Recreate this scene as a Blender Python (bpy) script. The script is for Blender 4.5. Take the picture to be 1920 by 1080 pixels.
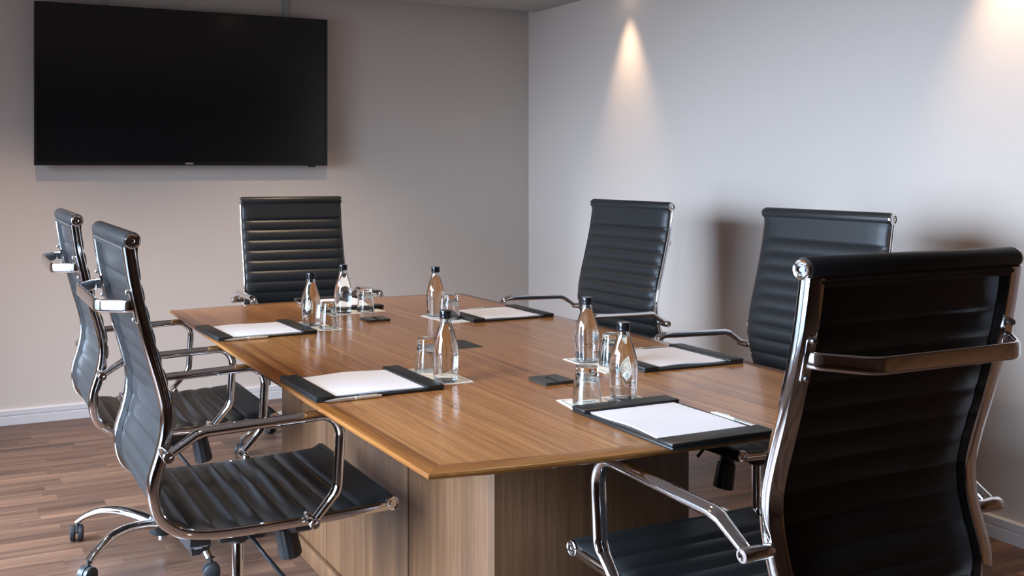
import bpy, bmesh, math, random
from mathutils import Vector, Matrix
PI = math.pi
for o in list(bpy.data.objects): bpy.data.objects.remove(o)
scene = bpy.context.scene
COL = scene.collection

# ------------------------------------------------------------------ camera
F_PX, HOR, CXP, YAW, CAM_H = 1846.97, 315.0, 716.95, 0.418, 1.261
cam_d = bpy.data.cameras.new('camera'); cam = bpy.data.objects.new('camera', cam_d); COL.objects.link(cam)
cam.location = (0, 0, CAM_H); cam.rotation_euler = (PI / 2, 0, -YAW)
cam_d.sensor_fit = 'HORIZONTAL'; cam_d.sensor_width = 36.0
cam_d.lens = F_PX / 1920 * 36.0
cam_d.shift_x = (960 - CXP) / 1920; cam_d.shift_y = -(540 - HOR) / 1920
cam_d.clip_start = 0.05
scene.camera = cam

# ------------------------------------------------------------------ world, lights, exposure
scene.view_settings.view_transform = 'Standard'
scene.view_settings.look = 'None'
scene.view_settings.gamma = 1.0
scene.view_settings.use_curve_mapping = False
scene.view_settings.exposure = 0.2
world = bpy.data.worlds.new('sky'); scene.world = world; world.use_nodes = True
world.node_tree.nodes['Background'].inputs[0].default_value = (0.55, 0.72, 1.0, 1)
world.node_tree.nodes['Background'].inputs[1].default_value = 1.5

RX0, RX1, RY0, RY1 = -1.45, 3.28, -1.9, 5.169       # room: left, right, rear, back wall
CEIL, SOF_Y = 2.207, 5.078                          # soffit height and its edge before the back wall

def area(name, loc, rot, sx, sy, power, color):
    l = bpy.data.lights.new(name, 'AREA'); l.shape = 'RECTANGLE'; l.size = sx; l.size_y = sy
    l.energy = power; l.color = color
    o = bpy.data.objects.new(name, l); COL.objects.link(o); o.location = loc; o.rotation_euler = rot
    return o
# daylight coming in through the two windows of the left wall, out of frame
WINS = [(0.9, 2.4), (2.7, 4.2)]; WZ0, WZ1 = 0.25, 2.0
for wy0, wy1 in WINS:
    area('window_left_offscreen', (RX0 - 0.10, (wy0 + wy1) / 2, (WZ0 + WZ1) / 2), (0, -PI / 2 + math.radians(27), 0), WZ1 - WZ0 - 0.1, wy1 - wy0, 72 * (wy1 - wy0), (0.60, 0.772, 1.0)).data.spread = math.radians(88)

def spot(name, loc, power, angle, blend, color=(1.0, 0.74, 0.5), radius=0.03):
    l = bpy.data.lights.new(name, 'SPOT'); l.energy = power; l.color = color
    l.spot_size = math.radians(angle); l.spot_blend = blend; l.shadow_soft_size = radius
    o = bpy.data.objects.new(name, l); COL.objects.link(o); o.location = loc
    return o

# ------------------------------------------------------------------ materials
def lin(h):
    h = h.lstrip('#'); r = []
    for i in (0, 2, 4):
        v = int(h[i:i + 2], 16) / 255
        r.append(v / 12.92 if v <= 0.04045 else ((v + 0.055) / 1.055) ** 2.4)
    return (*r, 1)
def mat(name, color, rough=0.5, metal=0.0, **kw):
    m = bpy.data.materials.new(name); m.use_nodes = True
    b = m.node_tree.nodes['Principled BSDF']
    b.inputs['Base Color'].default_value = color if len(color) == 4 else (*color, 1)
    b.inputs['Roughness'].default_value = rough; b.inputs['Metallic'].default_value = metal
    for k, v in kw.items(): b.inputs[k.replace('_', ' ')].default_value = v
    return m
class N:
    def __init__(s, m): s.t = m.node_tree; s.b = s.t.nodes['Principled BSDF']
    def n(s, typ, **kw):
        nd = s.t.nodes.new(typ)
        for k, v in kw.items(): setattr(nd, k, v)
        return nd
    def l(s, a, b): s.t.links.new(a, b)
    def coord(s, kind='Object', scale=(1, 1, 1), add=None):
        tc = s.n('ShaderNodeTexCoord'); mp = s.n('ShaderNodeMapping'); s.l(tc.outputs[kind], mp.inputs[0])
        mp.inputs['Scale'].default_value = scale
        if add is not None: s.l(add, mp.inputs['Location'])
        return mp.outputs[0]
    def noise(s, vec, scale=5, detail=4, rough=0.5, dist=0):
        t = s.n('ShaderNodeTexNoise'); t.inputs['Scale'].default_value = scale; t.inputs['Detail'].default_value = detail
        t.inputs['Roughness'].default_value = rough; t.inputs['Distortion'].default_value = dist
        s.l(vec, t.inputs['Vector']); return t.outputs['Fac']
    def ramp(s, fac, stops):
        r = s.n('ShaderNodeValToRGB'); s.l(fac, r.inputs[0]); e = r.color_ramp.elements
        while len(e) < len(stops): e.new(0.5)
        for i, (p, c) in enumerate(stops): e[i].position = p; e[i].color = c
        return r.outputs[0]
    def mix(s, fac, a, b, typ='MIX'):
        m = s.n('ShaderNodeMix', data_type='RGBA', blend_type=typ)
        if isinstance(fac, float): m.inputs[0].default_value = fac
        else: s.l(fac, m.inputs[0])
        for v, i in ((a, 6), (b, 7)):
            if isinstance(v, tuple): m.inputs[i].default_value = v
            else: s.l(v, m.inputs[i])
        return m.outputs[2]
    def bump(s, h, strength=0.2, dist=0.001):
        b = s.n('ShaderNodeBump'); b.inputs['Strength'].default_value = strength; b.inputs['Distance'].default_value = dist
        s.l(h, b.inputs['Height']); s.l(b.outputs[0], s.b.inputs['Normal'])

M = {}
def wall_mat(name, col):
    m = mat(name, col, 0.75); n = N(m)
    v = n.coord('Object', (1, 1, 1)); f = n.noise(v, 240, 3, 0.6)
    n.bump(f, 0.12, 0.002); return m
M['wall'] = wall_mat('wall_paint', lin('ccbeb3'))
M['rear_wall'] = wall_mat('rear_wall_paint', lin('6a4a34'))
M['ceiling'] = wall_mat('ceiling_paint', lin('b5aea8'))
M['skirting'] = mat('skirting_paint', lin('cfcaca'), 0.45)
M['leather'] = mat('black_leather', (0.018, 0.018, 0.0185, 1), 0.42); n = N(M['leather'])
n.bump(n.noise(n.coord('Object'), 900, 2, 0.5), 0.10, 0.0006)
M['leather'].node_tree.nodes['Principled BSDF'].inputs['Specular IOR Level'].default_value = 0.34
M['pad_leather'] = mat('pad_leather', (0.012, 0.012, 0.012, 1), 0.42); n = N(M['pad_leather'])
n.bump(n.noise(n.coord('Object'), 1200, 2, 0.5), 0.15, 0.0005)
M['chrome'] = mat('polished_chrome', (0.80, 0.80, 0.81, 1), 0.07, 1.0)
M['steel'] = mat('brushed_steel', (0.55, 0.54, 0.53, 1), 0.25, 1.0)
M['black_plastic'] = mat('black_plastic', (0.014, 0.015, 0.017, 1), 0.45)
M['grey_label'] = mat('pale_sticker', lin('b8c2cc'), 0.5)
M['lid'] = mat('dark_lid', lin('35332f'), 0.32)
M['thread'] = mat('stitch_thread', lin('6d6a62'), 0.7)
M['screen'] = mat('screen_glass', (0.006, 0.006, 0.007, 1), 0.22)
M['bezel'] = mat('tv_bezel', (0.008, 0.008, 0.009, 1), 0.3)
M['silver'] = mat('silver_badge', lin('d8d8d8'), 0.3, 0.6)
M['rail_grey'] = mat('grey_painted_metal', lin('a9aca8'), 0.4, 0.3)
M['paper'] = mat('white_paper', lin('e2e1e5'), 0.8)
M['card'] = mat('white_card', lin('f0eee6'), 0.6)
M['ink'] = mat('dark_blue_ink', lin('1c2230'), 0.6)
M['print_black'] = mat('black_print', (0.01, 0.01, 0.01, 1), 0.5)
M['print_white'] = mat('white_print', lin('e9e6da'), 0.5)
M['cap'] = mat('black_cap', (0.008, 0.008, 0.01, 1), 0.18)
M['glass'] = mat('clear_glass', (0.97, 0.99, 0.98, 1), 0.0, 0.0, Transmission_Weight=1.0, IOR=1.5)
M['water'] = mat('clear_water', (1, 1, 1, 1), 0.0, 0.0, Transmission_Weight=1.0, IOR=1.33)
M['pen_silver'] = mat('pen_metal', lin('c9c6bd'), 0.28, 0.7)
M['pen_body'] = mat('pen_body', lin('d9d4c6'), 0.35)
M['hatch'] = mat('black_hatch', lin('26241f'), 0.35)
M['frame_white'] = mat('window_frame_paint', lin('c9cbce'), 0.4)
M['lamp_glow'] = mat('lamp_lens', (1, 0.85, 0.65, 1), 0.4); b_ = M['lamp_glow'].node_tree.nodes['Principled BSDF']
b_.inputs['Emission Color'].default_value = (1, 0.78, 0.55, 1); b_.inputs['Emission Strength'].default_value = 6

def wood(name, axis, stops, rough, coat=0.0, fine=(1.0, 90.0), seed=0, tonesrc=None, streak=26.0):
    """axis = the grain direction; colours come from stretched noise"""
    m = mat(name, (0.3, 0.15, 0.07, 1), rough); n = N(m)
    def sc(a, b): v = [b, b, b]; v['XYZ'.index(axis)] = a; return tuple(v)
    add = None
    if tonesrc:
        if tonesrc == 'object': tone = n.n('ShaderNodeObjectInfo').outputs['Random']
        else: tone = n.n('ShaderNodeAttribute', attribute_name='tone').outputs['Fac']
        mu = n.n('ShaderNodeVectorMath', operation='SCALE'); mu.inputs[0].default_value = (37, 53, 71); n.l(tone, mu.inputs['Scale']); add = mu.outputs[0]
    v1 = n.coord('Object', sc(0.9, streak), add); v2 = n.coord('Object', sc(fine[0] * 6, fine[1] * 4), add); v3 = n.coord('Object', sc(0.8, streak * 0.45), add)
    f1 = n.noise(v1, 1.0, 5, 0.62, 0.35); f2 = n.noise(v2, 1.0, 3, 0.6); f3 = n.noise(v3, 1.0, 3, 0.5, 0.6)
    c = n.ramp(f1, stops)
    c2 = n.mix(0.55, c, n.ramp(f3, [(0.3, (0.74, 0.71, 0.68, 1)), (0.7, (1.12, 1.10, 1.07, 1))]), 'MULTIPLY')
    c3 = n.mix(0.7, c2, n.ramp(f2, [(0.3, (0.62, 0.57, 0.52, 1)), (0.62, (1.12, 1.12, 1.12, 1))]), 'MULTIPLY')
    if tonesrc:
        t = n.ramp(tone, [(0.0, (0.70, 0.67, 0.67, 1)), (0.45, (0.95, 0.93, 0.92, 1)), (0.8, (1.10, 1.08, 1.06, 1)), (1.0, (1.30, 1.27, 1.22, 1))])
        c3 = n.mix(1.0, c3, t, 'MULTIPLY')
    n.l(c3, n.b.inputs['Base Color']); n.bump(f2, 0.05, 0.0005)
    if coat: n.b.inputs['Coat Weight'].default_value = coat; n.b.inputs['Coat Roughness'].default_value = 0.09
    return m
TOP = [(0.28, lin('7a4b26')), (0.42, lin('9d693a')), (0.58, lin('aa7746')), (0.75, lin('b88a5a'))]
M['veneer'] = wood('walnut_veneer', 'Y', TOP, 0.26, 0.35, streak=58.0)
M['lip_x'] = wood('walnut_lip_across', 'X', [(0.3, lin('6f431b')), (0.5, lin('8e5d2e')), (0.7, lin('a07343'))], 0.24, 0.4)
M['lip_y'] = wood('walnut_lip_along', 'Y', [(0.3, lin('643916')), (0.5, lin('825227')), (0.7, lin('966939'))], 0.24, 0.4)
M['base_wood'] = wood('walnut_base', 'Z', [(0.25, lin('50351f')), (0.5, lin('604229')), (0.75, lin('705035'))], 0.5, streak=40.0)
FL = [(0.28, lin('412d23')), (0.45, lin('5e4436')), (0.6, lin('6e5241')), (0.78, lin('866a56'))]
M['stave'] = wood('floor_stave', 'X', FL, 0.44, 0, (0.6, 60.0), tonesrc='object', streak=22.0)
M['stave_far'] = wood('floor_stave_joined', 'X', FL, 0.44, 0, (0.6, 60.0), tonesrc='attr', streak=22.0)
M['subfloor'] = mat('subfloor', lin('2a1c15'), 0.8)
M['door_wood'] = wood('door_wood', 'Z', [(0.3, lin('4a2b17')), (0.7, lin('7a4d2c'))], 0.4)

# ------------------------------------------------------------------ mesh helpers
def mesh_obj(name, verts, faces, m, parent=None, smooth=True, angle=40):
    me = bpy.data.meshes.new(name); me.from_pydata([tuple(v) for v in verts], [], faces); me.validate()
    bm = bmesh.new(); bm.from_mesh(me); bmesh.ops.recalc_face_normals(bm, faces=bm.faces); bm.to_mesh(me); bm.free()
    if m: me.materials.append(M[m])
    if smooth:
        for p in me.polygons: p.use_smooth = True
        me.set_sharp_from_angle(angle=math.radians(angle))
    o = bpy.data.objects.new(name, me); COL.objects.link(o)
    if parent: o.parent = parent
    return o
class MB:
    def __init__(s): s.v = []; s.f = []
    def add(s, v, f):
        k = len(s.v); s.v += [tuple(p) for p in v]; s.f += [tuple(i + k for i in q) for q in f]; return s
    def box(s, x0, x1, y0, y1, z0, z1, bev=0.0):
        if bev <= 0:
            return s.add([(x0, y0, z0), (x1, y0, z0), (x1, y1, z0), (x0, y1, z0), (x0, y0, z1), (x1, y0, z1), (x1, y1, z1), (x0, y1, z1)],
                         [(0, 3, 2, 1), (4, 5, 6, 7), (0, 1, 5, 4), (1, 2, 6, 5), (2, 3, 7, 6), (3, 0, 4, 7)])
        bm = bmesh.new(); bmesh.ops.create_cube(bm, size=1)
        for v in bm.verts: v.co = Vector(((x0 + x1) / 2 + v.co.x * (x1 - x0), (y0 + y1) / 2 + v.co.y * (y1 - y0), (z0 + z1) / 2 + v.co.z * (z1 - z0)))
        bmesh.ops.bevel(bm, geom=bm.edges[:] + bm.verts[:], offset=bev, segments=2, profile=0.5, affect='EDGES')
        bm.verts.index_update(); s.add([v.co[:] for v in bm.verts], [[v.index for v in f.verts] for f in bm.faces]); bm.free(); return s
    def sweep(s, path, secs, frames, cap=True):
        """path: centre points; secs: list of 2D loops (one per point); frames: (u, v) vectors per point"""
        n = len(secs[0]); V = []; Fc = []
        for p, sec, (u, w) in zip(path, secs, frames):
            for a, b in sec: V.append(Vector(p) + u * a + w * b)
        for i in range(len(path) - 1):
            for j in range(n):
                a = i * n + j; b = i * n + (j + 1) % n; Fc.append((a, b, b + n, a + n))
        if cap: Fc.append(tuple(range(n))[::-1]); Fc.append(tuple(range((len(path) - 1) * n, len(path) * n)))
        return s.add(V, Fc)
    def tube(s, path, r, seg=12, cap=True, oval=None, ref=None):
        pts = [Vector(p) for p in path]; fr = []
        for i, p in enumerate(pts):
            t = (pts[min(i + 1, len(pts) - 1)] - pts[max(i - 1, 0)]).normalized()
            if ref is not None: u = (Vector(ref) - t * Vector(ref).dot(t)).normalized()
            elif i == 0:
                a = Vector((0, 0, 1)) if abs(t.z) < 0.9 else Vector((1, 0, 0)); u = (a - t * a.dot(t)).normalized()
            else: u = (fr[-1][0] - t * fr[-1][0].dot(t)).normalized()
            fr.append((u, t.cross(u)))
        rs = r if isinstance(r, (list, tuple)) else [r] * len(pts)
        ov = oval or 1.0
        secs = [[(rr * math.cos(2 * PI * k / seg), rr * ov * math.sin(2 * PI * k / seg)) for k in range(seg)] for rr in rs]
        return s.sweep(pts, secs, fr, cap)
    def lathe(s, prof, seg=24, center=(0, 0, 0), axis='Z', closed=False):
        V = []; Fc = []; c = Vector(center)
        for r, z in prof:
            for k in range(seg):
                a = 2 * PI * k / seg; x, y = r * math.cos(a), r * math.sin(a)
                V.append(c + Vector((x, y, z) if axis == 'Z' else ((z, x, y) if axis == 'X' else (y, z, x))))
        n = len(prof)
        for i in range(n - 1 if not closed else n):
            for k in range(seg):
                a = i * seg + k; b = i * seg + (k + 1) % seg; i2 = (i + 1) % n
                Fc.append((a, b, i2 * seg + (k + 1) % seg, i2 * seg + k))
        if not closed:
            Fc.append(tuple(range(seg))[::-1]); Fc.append(tuple(range((n - 1) * seg, n * seg)))
        return s.add(V, Fc)
    def prism(s, poly, z0, z1):
        n = len(poly)
        return s.add([(x, y, z0) for x, y in poly] + [(x, y, z1) for x, y in poly],
                     [tuple(range(n))[::-1], tuple(range(n, 2 * n))] + [(i, (i + 1) % n, n + (i + 1) % n, n + i) for i in range(n)])
    def xform(s, mtx): s.v = [tuple(mtx @ Vector(p)) for p in s.v]; return s
    def build(s, name, m, parent=None, smooth=True, angle=40): return mesh_obj(name, s.v, s.f, m, parent, smooth, angle)

def catmull(pts, step=0.006):
    P = [Vector((p[0], p[1])) for p in pts]; P = [2 * P[0] - P[1]] + P + [2 * P[-1] - P[-2]]; out = []
    for i in range(1, len(P) - 2):
        a, b, c, d = P[i - 1:i + 3]; n = max(2, int((c - b).length / step))
        for k in range(n):
            t = k / n
            out.append(0.5 * ((2 * b) + (c - a) * t + (2 * a - 5 * b + 4 * c - d) * t * t + (3 * b - a - 3 * c + d) * t ** 3))
    out.append(P[-2]); return out
def fillet(pts, rad, seg=8):
    out = [Vector(pts[0])]
    for i in range(1, len(pts) - 1):
        p, a, b = Vector(pts[i]), Vector(pts[i - 1]), Vector(pts[i + 1]); r = rad[i - 1] if isinstance(rad, (list, tuple)) else rad
        u, w = (a - p).normalized(), (b - p).normalized(); ang = u.angle(w); d = min(r / math.tan(ang / 2), (a - p).length * 0.49, (b - p).length * 0.49)
        r2 = d * math.tan(ang / 2); c = p + (u + w).normalized() * (r2 / math.sin(ang / 2))
        s0, s1 = p + u * d - c, p + w * d - c; th = s0.angle(s1)
        for k in range(seg + 1):
            t = k / seg; out.append(c + (s0 * math.sin((1 - t) * th) + s1 * math.sin(t * th)) / math.sin(th))
    out.append(Vector(pts[-1])); return out
def tag(o, label, cat, group=None):
    o['label'] = label; o['category'] = cat
    if group: o['group'] = group
    return o
def struct(o): o['kind'] = 'structure'; return o
def empty(name, loc=(0, 0, 0), rz=0):
    o = bpy.data.objects.new(name, None); COL.objects.link(o); o.location = loc; o.rotation_euler = (0, 0, rz); o.empty_display_size = 0.1; return o
def copy_tree(o, parent=None):
    c = o.copy(); COL.objects.link(c); c.parent = parent
    for ch in list(o.children): copy_tree(ch, c)
    return c
def rrect(x0, x1, y0, y1, r, seg=5):
    out = []
    for cx, cy, a0 in ((x1 - r, y1 - r, 0), (x0 + r, y1 - r, 90), (x0 + r, y0 + r, 180), (x1 - r, y0 + r, 270)):
        for k in range(seg + 1):
            a = math.radians(a0 + 90 * k / seg); out.append((cx + r * math.cos(a), cy + r * math.sin(a)))
    return out

# ------------------------------------------------------------------ room shell
struct(MB().box(RX0 - 0.15, RX1 + 0.1, RY1, RY1 + 0.12, -0.05, 2.5).build('wall_back', 'wall', smooth=False))
struct(MB().box(RX1, RX1 + 0.12, RY0, RY1, -0.05, 2.5).build('wall_right', 'wall', smooth=False))
struct(MB().box(RX0 - 0.15, RX1 + 0.1, RY0 - 0.12, RY0, -0.05, 2.5).build('wall_rear', 'rear_wall', smooth=False))
lw = MB()
ys = [RY0] + [y for w in WINS for y in w] + [RY1]
for i in range(0, len(ys), 2): lw.box(RX0 - 0.15, RX0, ys[i], ys[i + 1], -0.05, 2.5)
for a, b in WINS: lw.box(RX0 - 0.15, RX0, a, b, -0.05, WZ0); lw.box(RX0 - 0.15, RX0, a, b, WZ1, 2.5)
struct(lw.build('wall_left', 'wall', smooth=False))
for i, (a, b) in enumerate(WINS):
    w = empty('window_%d' % (i + 1), (RX0 - 0.06, (a + b) / 2, WZ0)); struct(w); hw = (b - a) / 2; hh = WZ1 - WZ0
    fr = MB()
    for y0, y1, z0, z1 in ((-hw, -hw + 0.05, 0, hh), (hw - 0.05, hw, 0, hh), (-hw, hw, 0, 0.05), (-hw, hw, hh - 0.05, hh), (-0.025, 0.025, 0, hh)):
        fr.box(-0.025, 0.025, y0, y1, z0, z1)
    fr.build('window_frame', 'frame_white', w, False)
    MB().box(-0.04, 0.10, -hw, hw, -0.03, 0.0).build('window_sill', 'frame_white', w, False)
struct(MB().box(RX0, RX1, RY0, SOF_Y, CEIL, CEIL + 0.10).build('ceiling', 'ceiling', smooth=False))
struct(MB().box(RX0 - 0.15, RX1 + 0.1, RY0 - 0.1, RY1 + 0.1, 2.5, 2.56).build('ceiling_slab', 'ceiling', smooth=False))
struct(MB().box(RX1 - 0.03, RX1, RY0, 1.25, 0.0, CEIL).build('trim_1', 'door_wood', smooth=False))      # wood panelling beyond the frame, seen in the chrome
# door in the rear wall
dr = struct(empty('door_1', (1.2, RY0, 0)))
MB().box(-0.45, 0.45, 0.0, 0.04, 0.004, 2.05, 0.004).build('door_leaf', 'door_wood', dr)
fr = MB().box(-0.52, -0.45, 0.0, 0.06, 0, 2.12); fr.box(0.45, 0.52, 0, 0.06, 0, 2.12); fr.box(-0.45, 0.45, 0, 0.06, 2.05, 2.12)
fr.build('door_frame', 'door_wood', dr, False)
MB().tube(fillet([(-0.38, 0.04, 1.02), (-0.38, 0.085, 1.02), (-0.26, 0.085, 1.02)], 0.015), 0.009).build('door_handle', 'steel', dr)

def skirting(name, p0, p1, nrm):
    """two-step skirting with a groove, run from p0 to p1, nrm points into the room"""
    prof = [(0, 0), (0.016, 0), (0.016, 0.040), (0.011, 0.0425), (0.011, 0.0455), (0.015, 0.048), (0.015, 0.071), (0.011, 0.076), (0, 0.076)]
    V = []
    for p in (p0, p1):
        for d, z in prof: V.append((p[0] + nrm[0] * d, p[1] + nrm[1] * d, z))
    k = len(prof); Fc = [(i, (i + 1) % k, k + (i + 1) % k, k + i) for i in range(k)] + [tuple(range(k)), tuple(range(k, 2 * k))[::-1]]
    struct(mesh_obj(name, V, Fc, 'skirting', None, False))
skirting('baseboard_back', (RX0, RY1), (RX1, RY1), (0, -1))
skirting('baseboard_right', (RX1, RY0), (RX1, RY1), (-1, 0))
skirting('baseboard_left', (RX0, RY0), (RX0, RY1), (1, 0))

# floor: staves 66 mm wide running along X, three rows to a plank
floor = struct(MB().box(RX0 - 0.1, RX1 + 0.1, RY0 - 0.1, RY1 + 0.1, -0.06, -0.006).build('floor', 'subfloor', smooth=False))
def project(x, y, z):
    c, s = math.cos(YAW), math.sin(YAW); d = x * s + y * c; r = x * c - y * s
    return (CXP + F_PX * r / d, HOR - F_PX * (z - CAM_H) / d, d) if d > 0.2 else (-9999, -9999, d)
def stave_geo(L, W):
    a, b = L / 2 - 0.0002, W / 2 - 0.0002; c = 0.0006
    v = [(-a, -b, -0.006), (a, -b, -0.006), (a, b, -0.006), (-a, b, -0.006), (-a, -b, -c), (a, -b, -c), (a, b, -c), (-a, b, -c),
         (-a + c, -b + c, 0), (a - c, -b + c, 0), (a - c, b - c, 0), (-a + c, b - c, 0)]
    f = [(8, 9, 10, 11)] + [(i, (i + 1) % 4, 4 + (i + 1) % 4, 4 + i) for i in range(4)] + [(4 + i, 4 + (i + 1) % 4, 8 + (i + 1) % 4, 8 + i) for i in range(4)]
    return v, f
rng = random.Random(7); W = 0.0662; LENS = [0.24, 0.32, 0.40, 0.48, 0.58]; stave_me = {}
staves = []
y = RY0 + W / 2; row = 0
while y < RY1:
    x = RX0 - rng.random() * 0.4
    while x < RX1:
        L = rng.choice(LENS); staves.append((x + L / 2, y, L)); x += L
    y += W; row += 1
def vis(s):
    u, v, d = project(s[0], s[1], 0)
    if d < 1.5 or not (-80 < u < 2000 and 640 < v < 1150): return 0
    left = s[0] < 1.02 and s[1] > 2.4 and u < 640; right = s[0] > 1.62 and s[1] < 3.4 and u > 1260
    return (1 / d) if (left or right) else 0
order = sorted(staves, key=lambda s: -vis(s)); single = set(id(s) for s in order[:280] if vis(s) > 0)
jv, jf, jt = [], [], []
for s in staves:
    sx0, sx1 = max(s[0] - s[2] / 2, RX0), min(s[0] + s[2] / 2, RX1)
    y0, y1 = max(s[1] - W / 2, RY0), min(s[1] + W / 2, RY1)
    full = abs((sx1 - sx0) - s[2]) < 1e-6 and abs((y1 - y0) - W) < 1e-6
    if id(s) in single and full:
        if s[2] not in stave_me:
            v, f = stave_geo(s[2], W); o = mesh_obj('stave', v, f, 'stave', floor, False); stave_me[s[2]] = o.data; o.location = (s[0], s[1], 0)
        else:
            o = bpy.data.objects.new('stave', stave_me[s[2]]); COL.objects.link(o); o.parent = floor; o.location = (s[0], s[1], 0)
    elif sx1 - sx0 > 0.01 and y1 - y0 > 0.004:
        v, f = stave_geo(sx1 - sx0, y1 - y0); k = len(jv)
        jv += [(p[0] + (sx0 + sx1) / 2, p[1] + (y0 + y1) / 2, p[2]) for p in v]; jf += [tuple(i + k for i in q) for q in f]; jt += [rng.random()] * len(v)
o = mesh_obj('joined_staves', jv, jf, 'stave_far', floor, False); o['kind'] = 'stuff'
at = o.data.attributes.new('tone', 'FLOAT', 'POINT'); at.data.foreach_set('value', jt[:len(o.data.vertices)])

# recessed ceiling downlights (out of the frame, but they light the room)
def downlight(x, y, power, angle, blend, label, color=(1.0, 0.74, 0.5)):
    d = empty('downlight', (x, y, CEIL)); tag(d, label, 'downlight', 'recessed ceiling downlights')
    MB().lathe([(0.036, -0.001), (0.048, -0.004), (0.050, 0.0), (0.036, 0.002)], 24, closed=True).build('trim_ring', 'frame_white', d)
    MB().lathe([(0.035, -0.0005), (0.030, -0.0015), (0.002, -0.002)], 20).build('lens_offscreen', 'lamp_glow', d)
    s = spot('downlight_offscreen', (0, 0, -0.03), power, angle, blend, color); s.parent = d
    return d
for y in (4.19, 2.13):
    downlight(3.195, y, 40 if y > 3 else 50, 54 if y > 3 else 70, 1.0, 'recessed downlight grazing the pale side wall, ' + {4.19: 'nearer the television', 2.13: 'farther from the television'}[y])
for x in (1.62, 0.2):
    for y in (4.19, 2.13):
        downlight(x, y, {4.19: 58, 2.13: 30}[y], 110, 0.8, 'recessed ceiling downlight ' + {4.19: 'in front of the television', 2.13: 'over the table'}[y] + (' on the window side' if x < 1 else ' in the middle of the ceiling'))

# ------------------------------------------------------------------ television
tv = empty('television', (1.164, RY1 - 0.075, 1.274)); TW, TH = 1.53, 0.805
tag(tv, 'large black flat television mounted high on the back wall', 'television')
MB().box(-TW / 2, TW / 2, 0.0, 0.03, 0, TH, 0.003).build('housing', 'bezel', tv)
MB().box(-TW / 2 + 0.012, TW / 2 - 0.012, -0.0015, 0.004, 0.02, TH - 0.012).build('screen', 'screen', tv, False)
fr = MB()
for a in ((-TW / 2, -TW / 2 + 0.012, 0, TH), (TW / 2 - 0.012, TW / 2, 0, TH), (-TW / 2 + 0.012, TW / 2 - 0.012, TH - 0.012, TH), (-TW / 2 + 0.012, TW / 2 - 0.012, 0, 0.02)):
    fr.box(a[0], a[1], -0.005, 0.002, a[2], a[3])
fr.build('bezel', 'bezel', tv, False)
bd = MB()
for i in range(7): bd.box(-0.0205 + i * 0.0058, -0.0205 + i * 0.0058 + 0.0046, -0.0062, -0.004, 0.006, 0.0145)
bd.build('badge', 'silver', tv, False)
MB().box(0.66, 0.70, 0.004, 0.02, -0.008, 0.002, 0.002).build('sensor', 'black_plastic', tv)
MB().box(-0.35, 0.35, 0.03, 0.055, 0.15, 0.65, 0.01).build('rear_cover', 'black_plastic', tv)
MB().box(-0.5, 0.5, 0.055, 0.062, 0.3, 0.5).build('mount_plate', 'steel', tv, False)
for x, t in ((0.742, 'farther from the room corner'), (1.712, 'nearer the room corner')):
    o = MB().box(-0.014, 0.014, -0.012, 0, 0, 0.72, 0.002).build('wall_rail', 'rail_grey'); o.location = (x, RY1, 1.75)
    tag(o, 'pale grey vertical mounting rail above the television, ' + t, 'rail', 'mounting rails of the television')

# ------------------------------------------------------------------ table
TX0, TX1, TY0, TY1, TZ = 0.752, 1.972, 1.500, 3.615, 0.74
table = empty('conference_table', ((TX0 + TX1) / 2, (TY0 + TY1) / 2, 0)); tag(table, 'long walnut conference table with bowed ends on a panelled pedestal base', 'table')
ocx, ocy = (TX0 + TX1) / 2, (TY0 + TY1) / 2; HX, HY = (TX1 - TX0) / 2, (TY1 - TY0) / 2; BE, BS = 0.046, 0.010
def edge(side, t, inset):
    """point on the table outline; t from -1 to 1 along the side, inset inwards"""
    b = 1 - t * t
    if side in 'SN': x = t * (HX - inset); yy = HY + BE * b - inset; return (x, -yy if side == 'S' else yy)
    yy = t * (HY - inset); xx = HX + BS * b - inset; return (-xx if side == 'W' else xx, yy)
NS = 20; LIP = 0.041
def ring(inset):
    out = []
    for sd, rev in (('S', 0), ('E', 0), ('N', 1), ('W', 1)):
        ts = [-1 + 2 * k / NS for k in range(NS)]
        out += [edge(sd, -t if rev else t, inset) for t in ts]
    return out
rg = ring(LIP)
MB().prism(rg, TZ - 0.0195, TZ).build('veneer_panel', 'veneer', table, False)
# knife-edge lip: rounded top, then an undercut that runs back beneath the top
lipprof = [(LIP, TZ), (0.006, TZ), (0.002, TZ - 0.0015), (0.0, TZ - 0.005), (0.0005, TZ - 0.0095), (0.004, TZ - 0.012), (0.032, TZ - 0.0215), (LIP, TZ - 0.0215)]
for sd, mt in (('S', 'lip_x'), ('N', 'lip_x'), ('W', 'lip_y'), ('E', 'lip_y')):
    V = []; k = len(lipprof)
    for j in range(NS + 1):
        t = -1 + 2 * j / NS
        for ins, z in lipprof: px, py = edge(sd, t, ins); V.append((px, py, z))
    Fc = [(j * k + i, j * k + (i + 1) % k, (j + 1) * k + (i + 1) % k, (j + 1) * k + i) for j in range(NS) for i in range(k)] + [tuple(range(k)), tuple(range(NS * k, NS * k + k))]
    mesh_obj('edge_strip', V, Fc, mt, table, True, 30)
MB().prism(ring(LIP - 0.0005), TZ - 0.0222, TZ - 0.0200).build('underside_board', 'base_wood', table, False)
BX0, BX1, BY0, BY1 = 1.072 - ocx, 1.600 - ocx, 1.825 - ocy, 3.275 - ocy
for y0, y1 in ((BY0, 2.249 - ocy), (2.838 - ocy, BY1)):
    MB().box(BX0, BX1, y0, y1, 0.0, TZ - 0.022, 0.0015).build('pedestal', 'base_wood', table)
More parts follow.
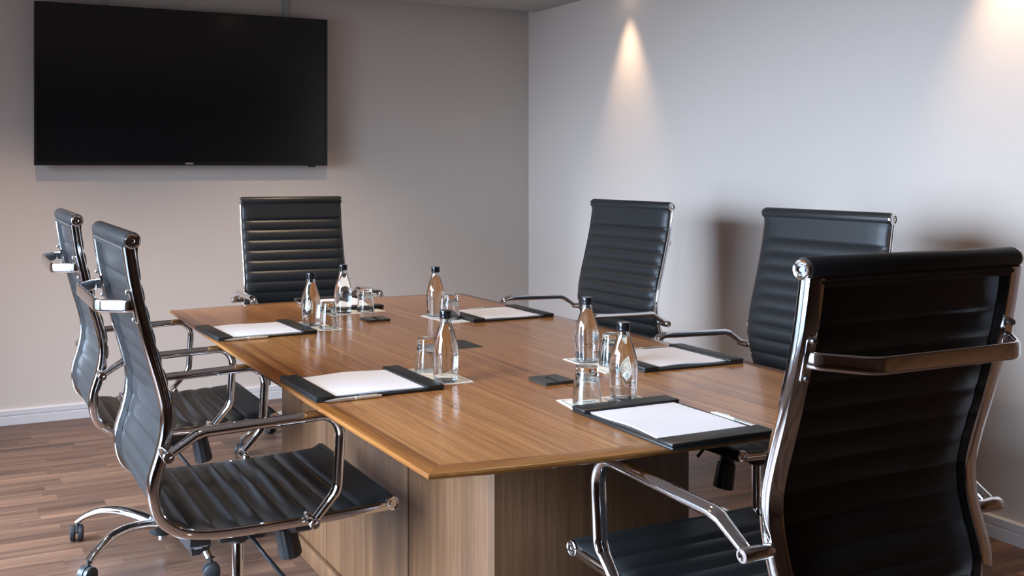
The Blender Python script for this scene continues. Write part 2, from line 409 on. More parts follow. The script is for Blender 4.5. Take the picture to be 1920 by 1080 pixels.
for x0, x1 in ((BX0 + 0.0015, BX0 + 0.022), (BX1 - 0.022, BX1 - 0.0015)):
    MB().box(x0, x1, 2.259 - ocy, 2.8375 - ocy, 0.0, TZ - 0.022, 0.001).build('side_panel', 'base_wood', table)
for x0, x1 in ((BX0 - 0.014, BX0), (BX1, BX1 + 0.014)):
    MB().box(x0, x1, BY0 + 0.0, BY1, 0.0, 0.055, 0.002).build('plinth', 'base_wood', table)
# socket lids and the cable hatch let into the top
for cx, cy, t in ((1.352, 2.03, 'farther from the television'), (1.347, 3.093, 'nearer the television')):
    o = empty('socket_lid', (cx, cy, TZ)); tag(o, 'small black square socket lid on the walnut tabletop, ' + t, 'socket lid', 'socket lids on the table')
    out = rrect(-0.041, 0.041, -0.039, 0.039, 0.004, 3); ins = rrect(-0.007, 0.007, -0.030, 0.020, 0.003, 3); n_ = len(out)
    V = [(x, y, z) for lp, z in ((out, 0.0), (out, 0.0075), (ins, 0.0075), (ins, 0.0008), (ins, 0.0)) for x, y in lp]
    mesh_obj('lid_plate', V, [(q * n_ + i, q * n_ + (i + 1) % n_, ((q + 1) % 5) * n_ + (i + 1) % n_, ((q + 1) % 5) * n_ + i) for q in range(5) for i in range(n_)], 'lid', o, True, 30)
    MB().prism(ins, 0.0, 0.0009).build('finger_slot', 'lid', o, False)
hz = MB().prism(rrect(-0.078, 0.078, -0.068, 0.068, 0.012, 4), TZ - 0.001, TZ + 0.0003).build('cable_hatch', 'hatch', table, True, 30); hz.location = (1.358 - ocx, 2.568 - ocy, 0)
hz['label'] = 'flat dark rectangular cable hatch'

# ------------------------------------------------------------------ chair
CTRL = [(-0.004, 1.100), (0.012, 1.000), (0.043, 0.873), (0.068, 0.785), (0.079, 0.730), (0.077, 0.680), (0.066, 0.633), (0.053, 0.590),
        (0.050, 0.548), (0.064, 0.502), (0.104, 0.470), (0.160, 0.456), (0.250, 0.4525), (0.400, 0.453), (0.540, 0.457), (0.606, 0.460)]
COLY = 0.30                                          # the column stands this far in front of the top roll
prof = catmull(CTRL, 0.004)
arc = [0.0]
for a, b in zip(prof, prof[1:]): arc.append(arc[-1] + (b - a).length)
SL = arc[-1]
def at_s(s):
    s = min(max(s, 0), SL - 1e-6); i = 0
    lo, hi = 0, len(arc) - 1
    while hi - lo > 1:
        mid = (lo + hi) // 2
        if arc[mid] <= s: lo = mid
        else: hi = mid
    t = (s - arc[lo]) / (arc[hi] - arc[lo]); p = prof[lo].lerp(prof[hi], t)
    q0, q1 = prof[max(lo - 1, 0)], prof[min(hi + 1, len(prof) - 1)]; tg = (q1 - q0).normalized()
    return p, Vector((-tg.y, tg.x))                   # position (y,z) and the normal that faces the sitter
def P3(x, p): return Vector((x, p.x - COLY, p.y))
S_BEND = next(arc[i] for i, p in enumerate(prof) if p.y < 0.515)
def sling(name, s0, s1, seams, parent):
    """ribbed leather between the rails; seams are the arc lengths of the stitched creases"""
    cuts = [s0] + [q for q in seams if s0 < q < s1] + [s1]; samples = []
    for a, b in zip(cuts, cuts[1:]):
        m_ = max(6, int((b - a) / 0.006))
        for k in range(m_):
            t = k / m_; samples.append((a + (b - a) * t, t, b - a, a in seams or a == s0, b in seams))
    samples.append((s1, 1.0, 0.05, True, False))
    xs = [-0.2435, -0.241, -0.233, -0.208, -0.17, -0.10, 0, 0.10, 0.17, 0.208, 0.233, 0.241, 0.2435]
    V = []; nx = len(xs)
    for side in (1, -1):
        for s, t, L, sa, sb in samples:
            p, nr = at_s(s)
            w_ = min(1.0, L / 0.05)
            puff = (1 - abs(2 * t - 1) ** 2.6) if L < 0.075 else min(1.0, (1 - abs(2 * t - 1) ** 9))
            for x in xs:
                ex = max(0.0, (abs(x) - 0.20) / 0.0435); fall = 1 - 0.75 * ex ** 2
                rnd = 0.006 * max(0, (abs(x) - 0.2335) / 0.01) ** 2
                off = 0.009 + 0.0085 * puff * fall * w_ - rnd if side == 1 else (0.001 - 0.006 * puff * max(0, 1 - (abs(x) / 0.216) ** 6) if abs(x) < 0.216 else 0.0065)
                if side == 1: e_ = max(0.0, 1 - min(s, SL - s) / 0.035); off += (0.0185 - off) * e_ * e_ * (3 - 2 * e_)
                q = p + nr * off; V.append(P3(x, q))
    ns = len(samples); Fc = []
    for sd in (0, 1):
        for i in range(ns - 1):
            for j in range(nx - 1):
                a = sd * ns * nx + i * nx + j; f = (a, a + 1, a + nx + 1, a + nx); Fc.append(f if sd == 0 else f[::-1])
    o_ = ns * nx
    for i in range(ns - 1):
        for j in (0, nx - 1):
            a = i * nx + j; Fc.append((a, a + nx, a + nx + o_, a + o_))
    for i in (0, ns - 1):
        for j in range(nx - 1):
            a = i * nx + j; Fc.append((a, a + 1, a + 1 + o_, a + o_))
    return mesh_obj(name, V, Fc, 'leather', parent, True, 50)
def roll(name, p, r, parent):
    o = MB().lathe([(r * 0.55, -0.2445), (r * 0.93, -0.2440), (r, -0.2405), (r, 0.2405), (r * 0.93, 0.2440), (r * 0.55, 0.2445)], 28, (0, p[0] - COLY, p[1]), 'X').build(name, 'leather', parent)
    for sg in (-1, 1):
        q = MB().lathe([(0.0155, 0.2430 * sg), (0.0172, 0.2455 * sg), (0.0166, 0.2495 * sg), (0.0150, 0.2505 * sg), (0.0118, 0.2495 * sg), (0.0112, 0.2475 * sg), (0.0088, 0.2475 * sg), (0.0082, 0.2500 * sg), (0.0050, 0.2503 * sg), (0.0040, 0.2485 * sg), (0.0012, 0.2485 * sg)], 24, (0, p[0] - COLY, p[1]), 'X').build('end_cap', 'chrome', o)
        q['label'] = 'polished chrome disc'
    return o
def make_chair():
    root = empty('office_chair')
    back_seams = [0.088 + 0.0485 * k for k in range(20)]; back_seams = [q for q in back_seams if q < S_BEND - 0.02]
    seat_seams = [S_BEND + 0.03 + 0.0565 * k for k in range(9)]; seat_seams = [q for q in seat_seams if q < SL - 0.085]
    bk = sling('backrest', 0.004, S_BEND, back_seams, root); sling('seat', S_BEND, SL - 0.004, seat_seams, root)
    tr = roll('top_roll', (0.0, 1.105), 0.0195, root); roll('front_roll', (0.609, 0.462), 0.0175, root)
    # leather flap and stitching that close the top roll at the rear
    fl = MB(); st = MB()
    for k in range(2):
        pass
    pth = [(-0.0175, 1.094), (-0.0175, 1.084), (-0.0135, 1.077), (-0.004, 1.076)]
    secv = []
    for x in (-0.224, 0.224):
        for yy, zz in pth: secv.append((x, yy - COLY, zz))
        for yy, zz in pth[::-1]: secv.append((x, yy + 0.003 - COLY, zz + 0.001))
    k = 8; fl.add(secv, [(i, (i + 1) % k, k + (i + 1) % k, k + i) for i in range(k)] + [tuple(range(k)), tuple(range(k, 2 * k))])
    f_ = fl.build('rear_flap', 'leather', tr)
    st.box(-0.222, 0.222, -0.0181 - COLY, -0.0172 - COLY, 1.0880, 1.0888); st.build('stitching', 'thread', tr, False)
    for sg in (-1, 1):
        # side rail: one chrome extrusion from the top roll to the seat front
        path, frames = [], []
        nst = 110
        for i in range(nst + 1):
            s = 0.006 + (SL - 0.010) * i / nst; p, nr = at_s(s); path.append(P3(0.2365 * sg, p - nr * 0.003)); frames.append((Vector((sg, 0, 0)), Vector((0, nr.x, nr.y))))
        sec = [(-0.0200, -0.0095), (-0.0180, -0.012), (0.006, -0.012), (0.0105, -0.009), (0.0125, -0.003), (0.0125, 0.001), (0.0105, 0.0025), (0.0105, 0.0045), (0.0122, 0.0055), (0.0118, 0.0095), (0.010, 0.0115), (0.0055, 0.0115), (0.0055, 0.005), (-0.0200, 0.004)]
        MB().sweep(path, [sec] * len(path), frames).build('side_rail', 'chrome', root, True, 35)
        # armrest: oval tube from the back joint, over, and down to the seat rail
        ax = 0.290 * sg
        ctrl = [(ax, 0.066 - COLY, 0.650), (ax, 0.137 - COLY, 0.693), (ax, 0.462 - COLY, 0.704), (ax, 0.452 - COLY, 0.528), (ax, 0.394 - COLY, 0.464)]
        ap = fillet(ctrl, [0.06, 0.048, 0.05], 10)
        dense = []
        for a, b in zip(ap, ap[1:]):
            m_ = max(1, int((b - a).length / 0.02)); dense += [a.lerp(b, i / m_) for i in range(m_)]
        dense.append(ap[-1]); n_ = len(dense)
        rr = [0.0165 - 0.004 * max(0, 1 - i / 6) - 0.004 * max(0, 1 - (n_ - 1 - i) / 6) for i in range(n_)]
        arm = MB().tube(dense, rr, 16, True, 0.68, (1, 0, 0)).build('armrest', 'chrome', root)
        for (yy, zz) in ((0.066, 0.650), (0.394, 0.463)):
            bs = MB().lathe([(0.008, 0.240 * sg), (0.0105, 0.244 * sg), (0.0115, 0.262 * sg), (0.0125, 0.285 * sg), (0.0125, 0.3035 * sg), (0.0110, 0.3055 * sg), (0.0075, 0.3055 * sg), (0.0070, 0.3015 * sg), (0.001, 0.3015 * sg)], 18, (0, yy - COLY, zz), 'X').build('joint', 'chrome', arm)
        # plate and screws that carry the rear bar
        zc = 0.965; p, nr = at_s(0.141); tl = math.atan2(0.031, 0.127)
    # bar across the rear of the back
    pz = 0.965; p, nr = at_s(0.141); y0 = p.x - 0.012
    ctrl = [(-0.231, y0 + 0.004 - COLY, pz), (-0.226, y0 - 0.018 - COLY, pz - 0.001), (-0.166, y0 - 0.072 - COLY, pz - 0.004), (0.166, y0 - 0.072 - COLY, pz - 0.004), (0.226, y0 - 0.018 - COLY, pz - 0.001), (0.231, y0 + 0.004 - COLY, pz)]
    bp = fillet(ctrl, [0.03, 0.055, 0.055, 0.03], 10); dense = []
    for a, b in zip(bp, bp[1:]):
        m_ = max(1, int((b - a).length / 0.03)); dense += [a.lerp(b, i / m_) for i in range(m_)]
    dense.append(bp[-1]); fr = []
    for i, q in enumerate(dense):
        t = (dense[min(i + 1, len(dense) - 1)] - dense[max(i - 1, 0)]).normalized(); u = Vector((0, 0, 1)); u = (u - t * u.dot(t)).normalized(); fr.append((u, t.cross(u)))
    sec = [(0.0145 * math.copysign(abs(math.cos(a)) ** 0.55, math.cos(a)), 0.0052 * math.copysign(abs(math.sin(a)) ** 0.7, math.sin(a))) for a in [2 * PI * k / 20 for k in range(20)]]
    bar = MB().sweep(dense, [sec] * len(dense), fr).build('rear_bar', 'chrome', root)
    for sg in (-1, 1):
        pl = MB(); ear = []
        for k in range(24):
            a = 2 * PI * k / 24; ear.append((0.0098 * math.cos(a), (0.030 if math.sin(a) >= 0 else -0.030) + 0.0098 * math.sin(a)))
        pl.prism(ear, 0, 0.006)
        mt = Matrix.Translation((0.2315 * sg, p.x - 0.0130 - COLY, pz)) @ Matrix.Rotation(math.atan2(p.x - at_s(0.10)[0].x, 0.041), 4, 'X') @ Matrix.Rotation(PI / 2, 4, 'X')
        pl.xform(mt).build('bracket_plate', 'chrome', bar)
        for dz in (-0.030, 0.030):
            sc_ = MB().lathe([(0.0058, 0), (0.0055, 0.0075), (0.004, 0.0088), (0.002, 0.0088), (0.0018, 0.0070), (0.0004, 0.0070)], 14)
            sc_.xform(Matrix.Translation((0, 0, 0)) @ Matrix.Translation((0.2315 * sg, p.x - 0.0170 - COLY - dz * 0.24, pz + dz)) @ Matrix.Rotation(PI / 2, 4, 'X')).build('screw', 'steel', bar)
    # mechanism beneath the seat
    mech = MB()
    mech.box(-0.075, 0.075, 0.20 - COLY, 0.42 - COLY, 0.375, 0.425, 0.008)
    mech.box(-0.05, 0.05, 0.24 - COLY, 0.36 - COLY, 0.35, 0.38, 0.010)
    mech.build('mechanism', 'black_plastic', root)
    for yy, z0 in ((0.15, 0.446), (0.395, 0.446)):
        sp = MB().prism([(-0.235, z0), (-0.232, z0 - 0.020), (-0.205, z0 - 0.034), (-0.13, z0 - 0.040), (0.13, z0 - 0.040), (0.205, z0 - 0.034), (0.232, z0 - 0.020), (0.235, z0), (0.20, z0 - 0.010), (0.0, z0 - 0.018), (-0.20, z0 - 0.010)], -0.022, 0.022)
        sp.xform(Matrix.Translation((0, yy - COLY, 0)) @ Matrix.Rotation(PI / 2, 4, 'X')).build('seat_spreader', 'black_plastic', root, True, 30)
    MB().box(-0.07, 0.07, 0.10 - COLY, 0.47 - COLY, 0.424, 0.434, 0.003).build('seat_plate', 'black_plastic', root)
    # tension knob with ribs
    kn = []
    for i in range(48):
        a = 2 * PI * i / 48; kn.append(a)
    kb = MB(); V = []; prof_k = [(0.024, -0.010), (0.0265, -0.008), (0.0275, 0.0), (0.0300, 0.062), (0.0285, 0.068), (0.010, 0.070)]
    for r, z in prof_k:
        for i, a in enumerate(kn):
            rr = r * (1.0 if i % 4 < 2 else 0.945); V.append((rr * math.cos(a), rr * math.sin(a), -z))
    Fc = [(i * 48 + j, i * 48 + (j + 1) % 48, (i + 1) * 48 + (j + 1) % 48, (i + 1) * 48 + j) for i in range(5) for j in range(48)] + [tuple(range(48)), tuple(range(240, 288))]
    kb.add(V, Fc); kb.lathe([(0.022, 0.05), (0.022, -0.012)], 24)
    kb.xform(Matrix.Translation((0.0, 0.425 - COLY, 0.345)) @ Matrix.Rotation(math.radians(12), 4, 'X')).build('tension_knob', 'black_plastic', root, True, 35)
    # levers
    MB().tube([(0.07, 0.29 - COLY, 0.392), (0.15, 0.30 - COLY, 0.385), (0.185, 0.315 - COLY, 0.362), (0.20, 0.355 - COLY, 0.31)], [0.0045, 0.0045, 0.005, 0.0055], 10).build('height_lever', 'black_plastic', root)
    pd = MB().tube([(-0.07, 0.33 - COLY, 0.395), (-0.15, 0.34 - COLY, 0.39)], 0.004, 8)
    pd.xform(Matrix.Identity(4)); pdl = pd.build('tilt_lever', 'black_plastic', root)
    MB().lathe([(0.002, 0), (0.010, 0.010), (0.013, 0.030), (0.010, 0.052), (0.002, 0.060)], 16).xform(Matrix.Translation((-0.150, 0.345 - COLY, 0.392)) @ Matrix.Rotation(math.radians(-35), 4, 'X') @ Matrix.Rotation(math.radians(180), 4, 'X') @ Matrix.Diagonal((0.6, 1.3, 1, 1))).build('paddle', 'black_plastic', pdl)
    hb = MB().prism([(-0.02, 0.425), (0.035, 0.425), (0.030, 0.385), (0.005, 0.372), (-0.012, 0.372)], -0.028, 0.028)
    hbo = hb.xform(Matrix.Translation((0.115, 0.165 - COLY, 0)) @ Matrix.Rotation(PI / 2, 4, 'Z') @ Matrix.Rotation(PI / 2, 4, 'X')).build('rear_housing', 'black_plastic', root, True, 30)
    MB().box(0.1435, 0.1442, 0.158 - COLY, 0.176 - COLY, 0.386, 0.414).build('sticker', 'grey_label', hbo, False)
    # gas column
    MB().lathe([(0.012, 0.36), (0.0145, 0.355), (0.0145, 0.20), (0.0150, 0.198), (0.0150, 0.035)], 24).build('gas_column', 'chrome', root)
    MB().lathe([(0.0255, 0.195), (0.027, 0.190), (0.027, 0.11), (0.024, 0.08)], 24).build('column_sleeve', 'black_plastic', root)
    MB().lathe([(0.026, 0.355), (0.032, 0.345), (0.021, 0.335)], 24).build('column_collar', 'black_plastic', root)
    MB().lathe([(0.030, 0.118), (0.040, 0.114), (0.044, 0.102), (0.044, 0.066), (0.040, 0.058), (0.024, 0.054)], 28).build('hub', 'black_plastic', root)
    # five arched legs, each with its caster
    for i in range(5):
        lp = catmull([(0.030, 0.086), (0.090, 0.103), (0.160, 0.113), (0.225, 0.108), (0.280, 0.086), (0.312, 0.064)], 0.012)
        pts = [Vector((q.x, 0, q.y)) for q in lp]; fr = []; secs = []; n_ = len(pts)
        for j, q in enumerate(pts):
            t = (pts[min(j + 1, n_ - 1)] - pts[max(j - 1, 0)]).normalized(); fr.append((Vector((0, 1, 0)), Vector((0, 1, 0)).cross(t) * -1))
            g = j / (n_ - 1); hw = 0.0215 - 0.006 * g; hh = 0.0205 - 0.008 * g
            secs.append([(hw * math.cos(2 * PI * k / 16), hh * math.sin(2 * PI * k / 16) * (1.0 if math.sin(2 * PI * k / 16) > 0 else 0.6)) for k in range(16)])
        leg = MB().sweep(pts, secs, fr).build('leg', 'chrome', root)
        leg.rotation_euler = (0, 0, 2 * PI * i / 5)
        cs = MB(); cxr = 0.313
        for sg in (-1, 1):
            cs.lathe([(0.004, 0.004 * sg), (0.021, 0.004 * sg), (0.0255, 0.006 * sg), (0.0265, 0.010 * sg), (0.0255, 0.019 * sg), (0.021, 0.022 * sg), (0.004, 0.0235 * sg)], 24, (0, 0, 0), 'X')
        hood = [(0.0275 * math.cos(a), 0.0275 * math.sin(a)) for a in [PI * (0.12 + 0.88 * k / 14) for k in range(15)]] + [(0.020 * math.cos(a), 0.020 * math.sin(a)) for a in [PI * (1 - 0.88 * k / 14) for k in range(15)]]
        hb_ = MB().prism(hood, -0.0035, 0.0035).xform(Matrix.Rotation(PI / 2, 4, 'Z') @ Matrix.Rotation(PI / 2, 4, 'X'))
        cs.add(hb_.v, hb_.f); cs.tube([(0, 0, 0), (0, 0, 0.0)], 0.004) if False else None
        cs.xform(Matrix.Translation((cxr + 0.004, 0, 0.0265)) @ Matrix.Rotation(0.5 + 1.1 * i, 4, 'Z'))
        cs.lathe([(0.0055, 0.026), (0.0055, 0.072)], 12, (cxr, 0, 0))
        c_ = cs.build('caster', 'black_plastic', leg, True, 35); c_['label'] = 'black twin-wheel caster'
    return root
chair0 = make_chair()
# roll centre (x, y), direction it faces, turn of the star base, label
CH = [
    (0.365, 2.383, 0.000, 1.00, 'black ribbed leather chair tucked under the long side, farther from the television'),
    (0.358, 3.275, -0.005, 2.48, 'black ribbed leather chair tucked under the long side, nearer the television'),
    (1.519, 4.494, -1.6236, 0.6, 'black ribbed leather chair at the table end beneath the television'),
    (1.451, 1.121, 1.569, 0.3, 'black ribbed leather chair at the table end opposite the television, chrome bar behind'),
    (2.644, 3.375, 3.177, 0.9, 'black ribbed leather chair along the pale side wall, nearer the television'),
    (2.622, 2.350, 3.165, 1.3, 'black ribbed leather chair along the pale side wall, farther from the television'),
]
for i, (rx, ry, fa, bt, lab) in enumerate(CH):
    o = chair0 if i == 0 else copy_tree(chair0)
    rz = fa - PI / 2; o.location = (rx + math.cos(fa) * COLY, ry + math.sin(fa) * COLY, 0); o.rotation_euler = (0, 0, rz)
    tag(o, lab, 'chair', 'chairs around the conference table')
    if i == 1: o.location.z = 0.0
    k = 0
    for ch in o.children:
        if ch.name.split('.')[0] == 'leg': ch.rotation_euler = (0, 0, bt - rz + 2 * PI * k / 5); k += 1

# ------------------------------------------------------------------ writing pads, pens, coaster cards, bottles, glasses
WHERE = {
    'Ln': 'across from the pale wall, farther from the television',
    'Lf': 'across from the pale wall, nearer the television',
    'F': 'at the table end beneath the television',
    'N': 'at the table end opposite the television',
    'Rf': 'on the pale wall side, nearer the television',
    'Rn': 'on the pale wall side, farther from the television'}
def make_pad(seed):
    r = random.Random(seed); root = empty('desk_pad'); a, b = 0.249, 0.322      # a across, b towards the sitter
    MB().box(-a / 2, a / 2, -b / 2, b / 2, 0.0, 0.006, 0.002).build('pad_board', 'pad_leather', root)
    for sg in (-1, 1):
        y0, y1 = sorted((sg * b / 2, sg * (b / 2 - 0.046)))
        MB().box(-a / 2 - 0.001, a / 2 + 0.001, y0 - 0.0005, y1, 0.0055, 0.0135, 0.003).build('clamp_bar', 'pad_leather', root)
    # paper block whose long edges ripple a little
    ny = 24; V = []; hw = a / 2 - 0.016
    for lv in (0, 1):
        for j in range(ny + 1):
            t = -1 + 2 * j / ny; yy = t * (b / 2 - 0.040)
            wob = 0.005 * math.sin(t * 2.4 + seed) * (1 - t * t); lift = 0.0025 * (1 - t * t) * (0.5 + 0.5 * math.sin(3 * t + seed * 1.7))
            for k, x in enumerate((-hw - wob, -hw * 0.5, 0, hw * 0.5, hw + 0.7 * wob)):
                e = abs(x) / hw; V.append((x, yy, 0.0058 + (0.0022 + lift * e * e) * lv + (lift * e * e * 0.6 if not lv else 0)))
    nx = 5; o_ = (ny + 1) * nx; Fc = []
    for j in range(ny):
        for k in range(nx - 1):
            q = j * nx + k; Fc += [(q, q + 1, q + nx + 1, q + nx), (o_ + q, o_ + q + nx, o_ + q + nx + 1, o_ + q + 1)]
        for k in (0, nx - 1): q = j * nx + k; Fc.append((q, q + nx, q + nx + o_, q + o_))
    for j in (0, ny):
        for k in range(nx - 1): q = j * nx + k; Fc.append((q, q + 1, q + 1 + o_, q + o_))
    mesh_obj('paper_sheets', V, Fc, 'paper', root, True, 30)
    return root
# centre and the direction a sitter faces
PADS = {'Ln': (0.910, 2.178, 0.015), 'Lf': (0.904, 3.031, 0.046), 'Rf': (1.784, 3.027, PI + 0.007), 'Rn': (1.789, 2.138, PI - 0.023), 'N': (1.349, 1.599, PI / 2 - 0.009), 'F': (1.368, 3.500, -PI / 2 - 0.03)}
PEN = {'Ln': (0.135, -0.075), 'Lf': (0.135, -0.075), 'Rf': (0.131, -0.03), 'Rn': (0.131, -0.03), 'N': (0.132, -0.05), 'F': (0.134, -0.02)}
for i, (kname, (x, y, fa)) in enumerate(PADS.items()):
    p = make_pad(i + 1); p.location = (x, y, TZ); p.rotation_euler = (0, 0, fa - PI / 2)
    tag(p, 'black leather writing pad with white paper ' + WHERE[kname], 'writing pad', 'writing pads laid around the table')
    # ballpoint pen lying along the pad's right edge
    pe = empty('pen'); L = 0.138
    bod = MB().lathe([(0.0006, 0.0), (0.0012, 0.003), (0.0030, 0.014), (0.0043, 0.030), (0.0045, 0.072)], 14, (0, 0, 0), 'Y').build('barrel', 'pen_silver', pe)
    MB().lathe([(0.0046, 0.072), (0.0048, 0.0725), (0.0048, 0.0745), (0.0046, 0.075), (0.0044, 0.126), (0.0030, 0.130), (0.0026, 0.138), (0.0008, 0.1385)], 14, (0, 0, 0), 'Y').build('upper_barrel', 'pen_body', pe)
    MB().box(-0.0014, 0.0014, 0.085, 0.128, 0.0052, 0.0062, 0.0003).build('clip', 'pen_silver', pe)
    px, py = PEN[kname]; rz = fa - PI / 2; c, s = math.cos(rz), math.sin(rz); py2 = py - 0.069
    pe.location = (x + px * c - py2 * s, y + px * s + py2 * c, TZ + 0.0049); pe.rotation_euler = (0, 0, rz + 0.02)
    tag(pe, 'pale ballpoint pen by the writing pad ' + WHERE[kname], 'pen', 'pens beside the writing pads')

def make_card():
    root = empty('coaster_card')
    MB().prism(rrect(-0.10, 0.10, -0.05, 0.05, 0.003, 3), 0, 0.0012).build('card', 'card', root, False)
    for cx in (-0.05, 0.05):
        b = MB()
        for x0, x1, y0, y1 in ((-0.041, 0.041, -0.041, -0.039), (-0.041, 0.041, 0.039, 0.041), (-0.041, -0.039, -0.039, 0.039), (0.039, 0.041, -0.039, 0.039)):
            b.box(cx + x0, cx + x1, y0, y1, 0.0011, 0.00135)
        b.build('printed_border', 'ink', root, False)
    return root
card0 = make_card()
CARDS = {'Ln': (1.128, 2.200, PI / 2), 'Lf': (1.122, 3.055, PI / 2 + 0.02), 'F': (1.362, 3.305, 0.10), 'Rf': (1.590, 3.022, PI / 2 + 0.10), 'Rn': (1.585, 2.152, PI / 2 - 0.03), 'N': (1.343, 1.795, -0.17)}
for i, (kname, (x, y, a)) in enumerate(CARDS.items()):
    o = card0 if i == 0 else copy_tree(card0); o.location = (x, y, TZ); o.rotation_euler = (0, 0, a)
    tag(o, 'white card coaster with dark printed borders ' + WHERE[kname], 'coaster', 'coaster cards under the bottles')
ZC = TZ + 0.0012

BP = [(0.0250, 0.0), (0.0280, 0.0015), (0.0295, 0.006), (0.0300, 0.020), (0.0312, 0.045), (0.0317, 0.066), (0.0312, 0.080), (0.0292, 0.094), (0.0255, 0.108), (0.0212, 0.121), (0.0170, 0.134), (0.0142, 0.144), (0.0132, 0.150), (0.0131, 0.160)]
BPs = [(q.x, q.y) for q in catmull(BP, 0.004)]
def surf_r(z):
    for (r0, z0), (r1, z1) in zip(BPs, BPs[1:]):
        if z0 <= z <= z1: return r0 + (r1 - r0) * (z - z0) / max(1e-9, z1 - z0)
    return BPs[-1][0]
def wrap(verts2d, faces, z0, name, m, parent, eps=0.00025):
    """print laid on the bottle: x runs round the glass, y up"""
    V = []
    for x, yv in verts2d:
        z = z0 + yv; r = surf_r(z) + eps; a = x / 0.0315 - PI / 2; V.append((r * math.cos(a), r * math.sin(a), z))
    return mesh_obj(name, V, faces, m, parent, False)
def text_mesh(txt, size):
    cu = bpy.data.curves.new('lettering', 'FONT'); cu.body = txt; cu.size = size; cu.resolution_u = 2
    t = bpy.data.objects.new('lettering', cu); COL.objects.link(t); dg = bpy.context.evaluated_depsgraph_get()
    me = bpy.data.meshes.new_from_object(t.evaluated_get(dg)); v = [(q.co.x, q.co.y) for q in me.vertices]; f = [tuple(p.vertices) for p in me.polygons]
    bpy.data.objects.remove(t); bpy.data.curves.remove(cu); bpy.data.meshes.remove(me); return v, f
def strip(pts, w):
    """flat stroke of varying width along 2D points"""
    V = []; n_ = len(pts)
    for i, (x, yv) in enumerate(pts):
        a = pts[max(i - 1, 0)]; b = pts[min(i + 1, n_ - 1)]; d = Vector((b[0] - a[0], b[1] - a[1])).normalized(); ww = w[i] / 2
        V += [(x - d.y * ww, yv + d.x * ww), (x + d.y * ww, yv - d.x * ww)]
    return V, [(2 * i, 2 * i + 1, 2 * i + 3, 2 * i + 2) for i in range(n_ - 1)]
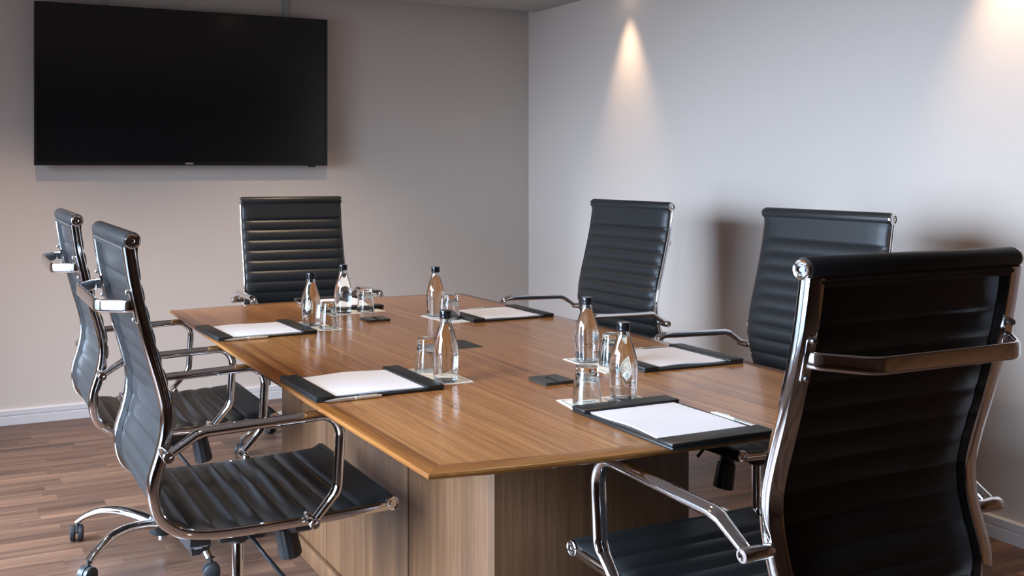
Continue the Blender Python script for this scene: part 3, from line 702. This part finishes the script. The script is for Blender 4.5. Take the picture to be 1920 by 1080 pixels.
def make_bottle():
    root = empty('water_bottle'); th = 0.0022
    outer = BPs; inner = [(r - th, max(z, 0.005)) for r, z in outer if z > 0.004]
    g = MB().lathe(outer + [(r, z) for r, z in inner[::-1]], 40); g.build('glass_body', 'glass', root, True, 60)
    lev = 0.142; wp = [(0.002, 0.0049)] + [(r + 0.0002, z) for r, z in inner if z < lev] + [(surf_r(lev) - th + 0.0002, lev), (0.002, lev)]
    MB().lathe(wp, 40).build('water', 'water', root, True, 60)
    cp = MB(); nseg = 48; pr = [(0.0140, 0.1535), (0.0148, 0.1545), (0.0150, 0.158), (0.0146, 0.1595), (0.0148, 0.161), (0.0150, 0.170), (0.0140, 0.1728), (0.002, 0.1732)]
    cp.lathe(pr, nseg).build('cap', 'cap', root, True, 40)
    # front print: swooping V, lettering and a pale petal
    lp = wrap(*strip([(-0.0125, 0.0195), (-0.0098, 0.0165), (-0.0062, 0.0110), (-0.0032, 0.0045), (-0.0010, -0.0008), (0.0003, 0.0070), (0.0030, 0.0165)], [0.0004, 0.0012, 0.0017, 0.0020, 0.0018, 0.0011, 0.0003]), 0.039, 'logo_stroke', 'print_black', root)
    v, f = text_mesh('erve', 0.0105); v = [(x * 1.15 + 0.0010, yv + 0.0014) for x, yv in v]; wrap(v, f, 0.039, 'lettering', 'print_black', root)
    V, Fc = [], []
    for k in range(6): V += [(0.0040 + k * 0.0017, -0.0032), (0.0052 + k * 0.0017, -0.0032), (0.0052 + k * 0.0017, -0.0014), (0.0040 + k * 0.0017, -0.0014)]; Fc.append((4 * k, 4 * k + 1, 4 * k + 2, 4 * k + 3))
    wrap(V, Fc, 0.039, 'small_line', 'print_black', root)
    pet = [(-0.0112, 0.0200), (-0.0065, 0.0265), (0.0000, 0.0300), (0.0052, 0.0285), (0.0072, 0.0200), (0.0045, 0.0140), (0.0012, 0.0135), (-0.0020, 0.0080), (-0.0058, 0.0150)]
    wrap(pet, [tuple(range(len(pet)))], 0.039, 'petal', 'print_white', root, 0.0002)
    # rear print: rows of small type
    r_ = random.Random(3)
    V, Fc = [], []
    rows = [(0.0735, 0.010), (0.0700, 0.016), (0.0660, 0.022), (0.0625, 0.017), (0.0590, 0.020), (0.0550, 0.013), (0.0445, 0.006)]
    for z, w_ in rows:
        x = -w_ / 2
        while x < w_ / 2:
            L = 0.0007 + r_.random() * 0.0022; k = len(V)
            V += [(x + PI * 0.0315, z - 0.0005), (x + L + PI * 0.0315, z - 0.0005), (x + L + PI * 0.0315, z + 0.0005), (x + PI * 0.0315, z + 0.0005)]; Fc.append((k, k + 1, k + 2, k + 3)); x += L + 0.0006
    wrap(V, Fc, 0.0, 'small_print', 'print_black', root)
    return root
bot0 = make_bottle()
def face(x, y, off=0): return math.atan2(-y, -x) + PI / 2 + off       # turn so that the printed front looks at the viewer
BOT = {'Ln': (1.117, 2.135, 1.9), 'Lf': (1.107, 3.075, -0.35), 'F': (1.307, 3.290, 2.6), 'Rf': (1.576, 3.088, 2.2), 'Rn': (1.578, 2.198, 2.7), 'N': (1.396, 1.806, 0.25)}
for i, (kname, (x, y, off)) in enumerate(BOT.items()):
    o = bot0 if i == 0 else copy_tree(bot0); o.location = (x, y, ZC); o.rotation_euler = (0, 0, face(x, y, off))
    tag(o, 'clear glass water bottle with black cap ' + WHERE[kname], 'bottle', 'water bottles on the table')
def make_glass():
    root = empty('drinking_glass')
    # stands upside down: thick foot on top, rim below
    outer = [(0.0316, 0.0), (0.0322, 0.0012), (0.0316, 0.010), (0.0300, 0.030), (0.0267, 0.055), (0.0248, 0.068), (0.0238, 0.073), (0.0236, 0.080), (0.0226, 0.0835), (0.0200, 0.0845)]
    inner = [(0.0020, 0.0690), (0.0120, 0.0685), (0.0175, 0.0655), (0.0212, 0.0590), (0.0242, 0.0480), (0.0273, 0.0250), (0.0298, 0.0050), (0.0306, 0.0002)]
    inner = [(q.x, q.y) for q in catmull(inner, 0.004)]; outer = [(q.x, q.y) for q in catmull(outer, 0.004)]
    MB().lathe(inner + outer + [(0.015, 0.0835), (0.002, 0.0832)], 40).build('tumbler', 'glass', root, True, 60)
    return root
gl0 = make_glass()
GLS = {'Ln': (1.130, 2.262), 'Lf': (1.140, 2.996), 'F': (1.396, 3.293), 'Rf': (1.592, 3.004), 'Rn': (1.606, 2.128), 'N': (1.293, 1.800)}
for i, (kname, (x, y)) in enumerate(GLS.items()):
    o = gl0 if i == 0 else copy_tree(gl0); o.location = (x, y, ZC)
    tag(o, 'upturned clear glass tumbler ' + WHERE[kname], 'glass', 'upturned tumblers on the table')
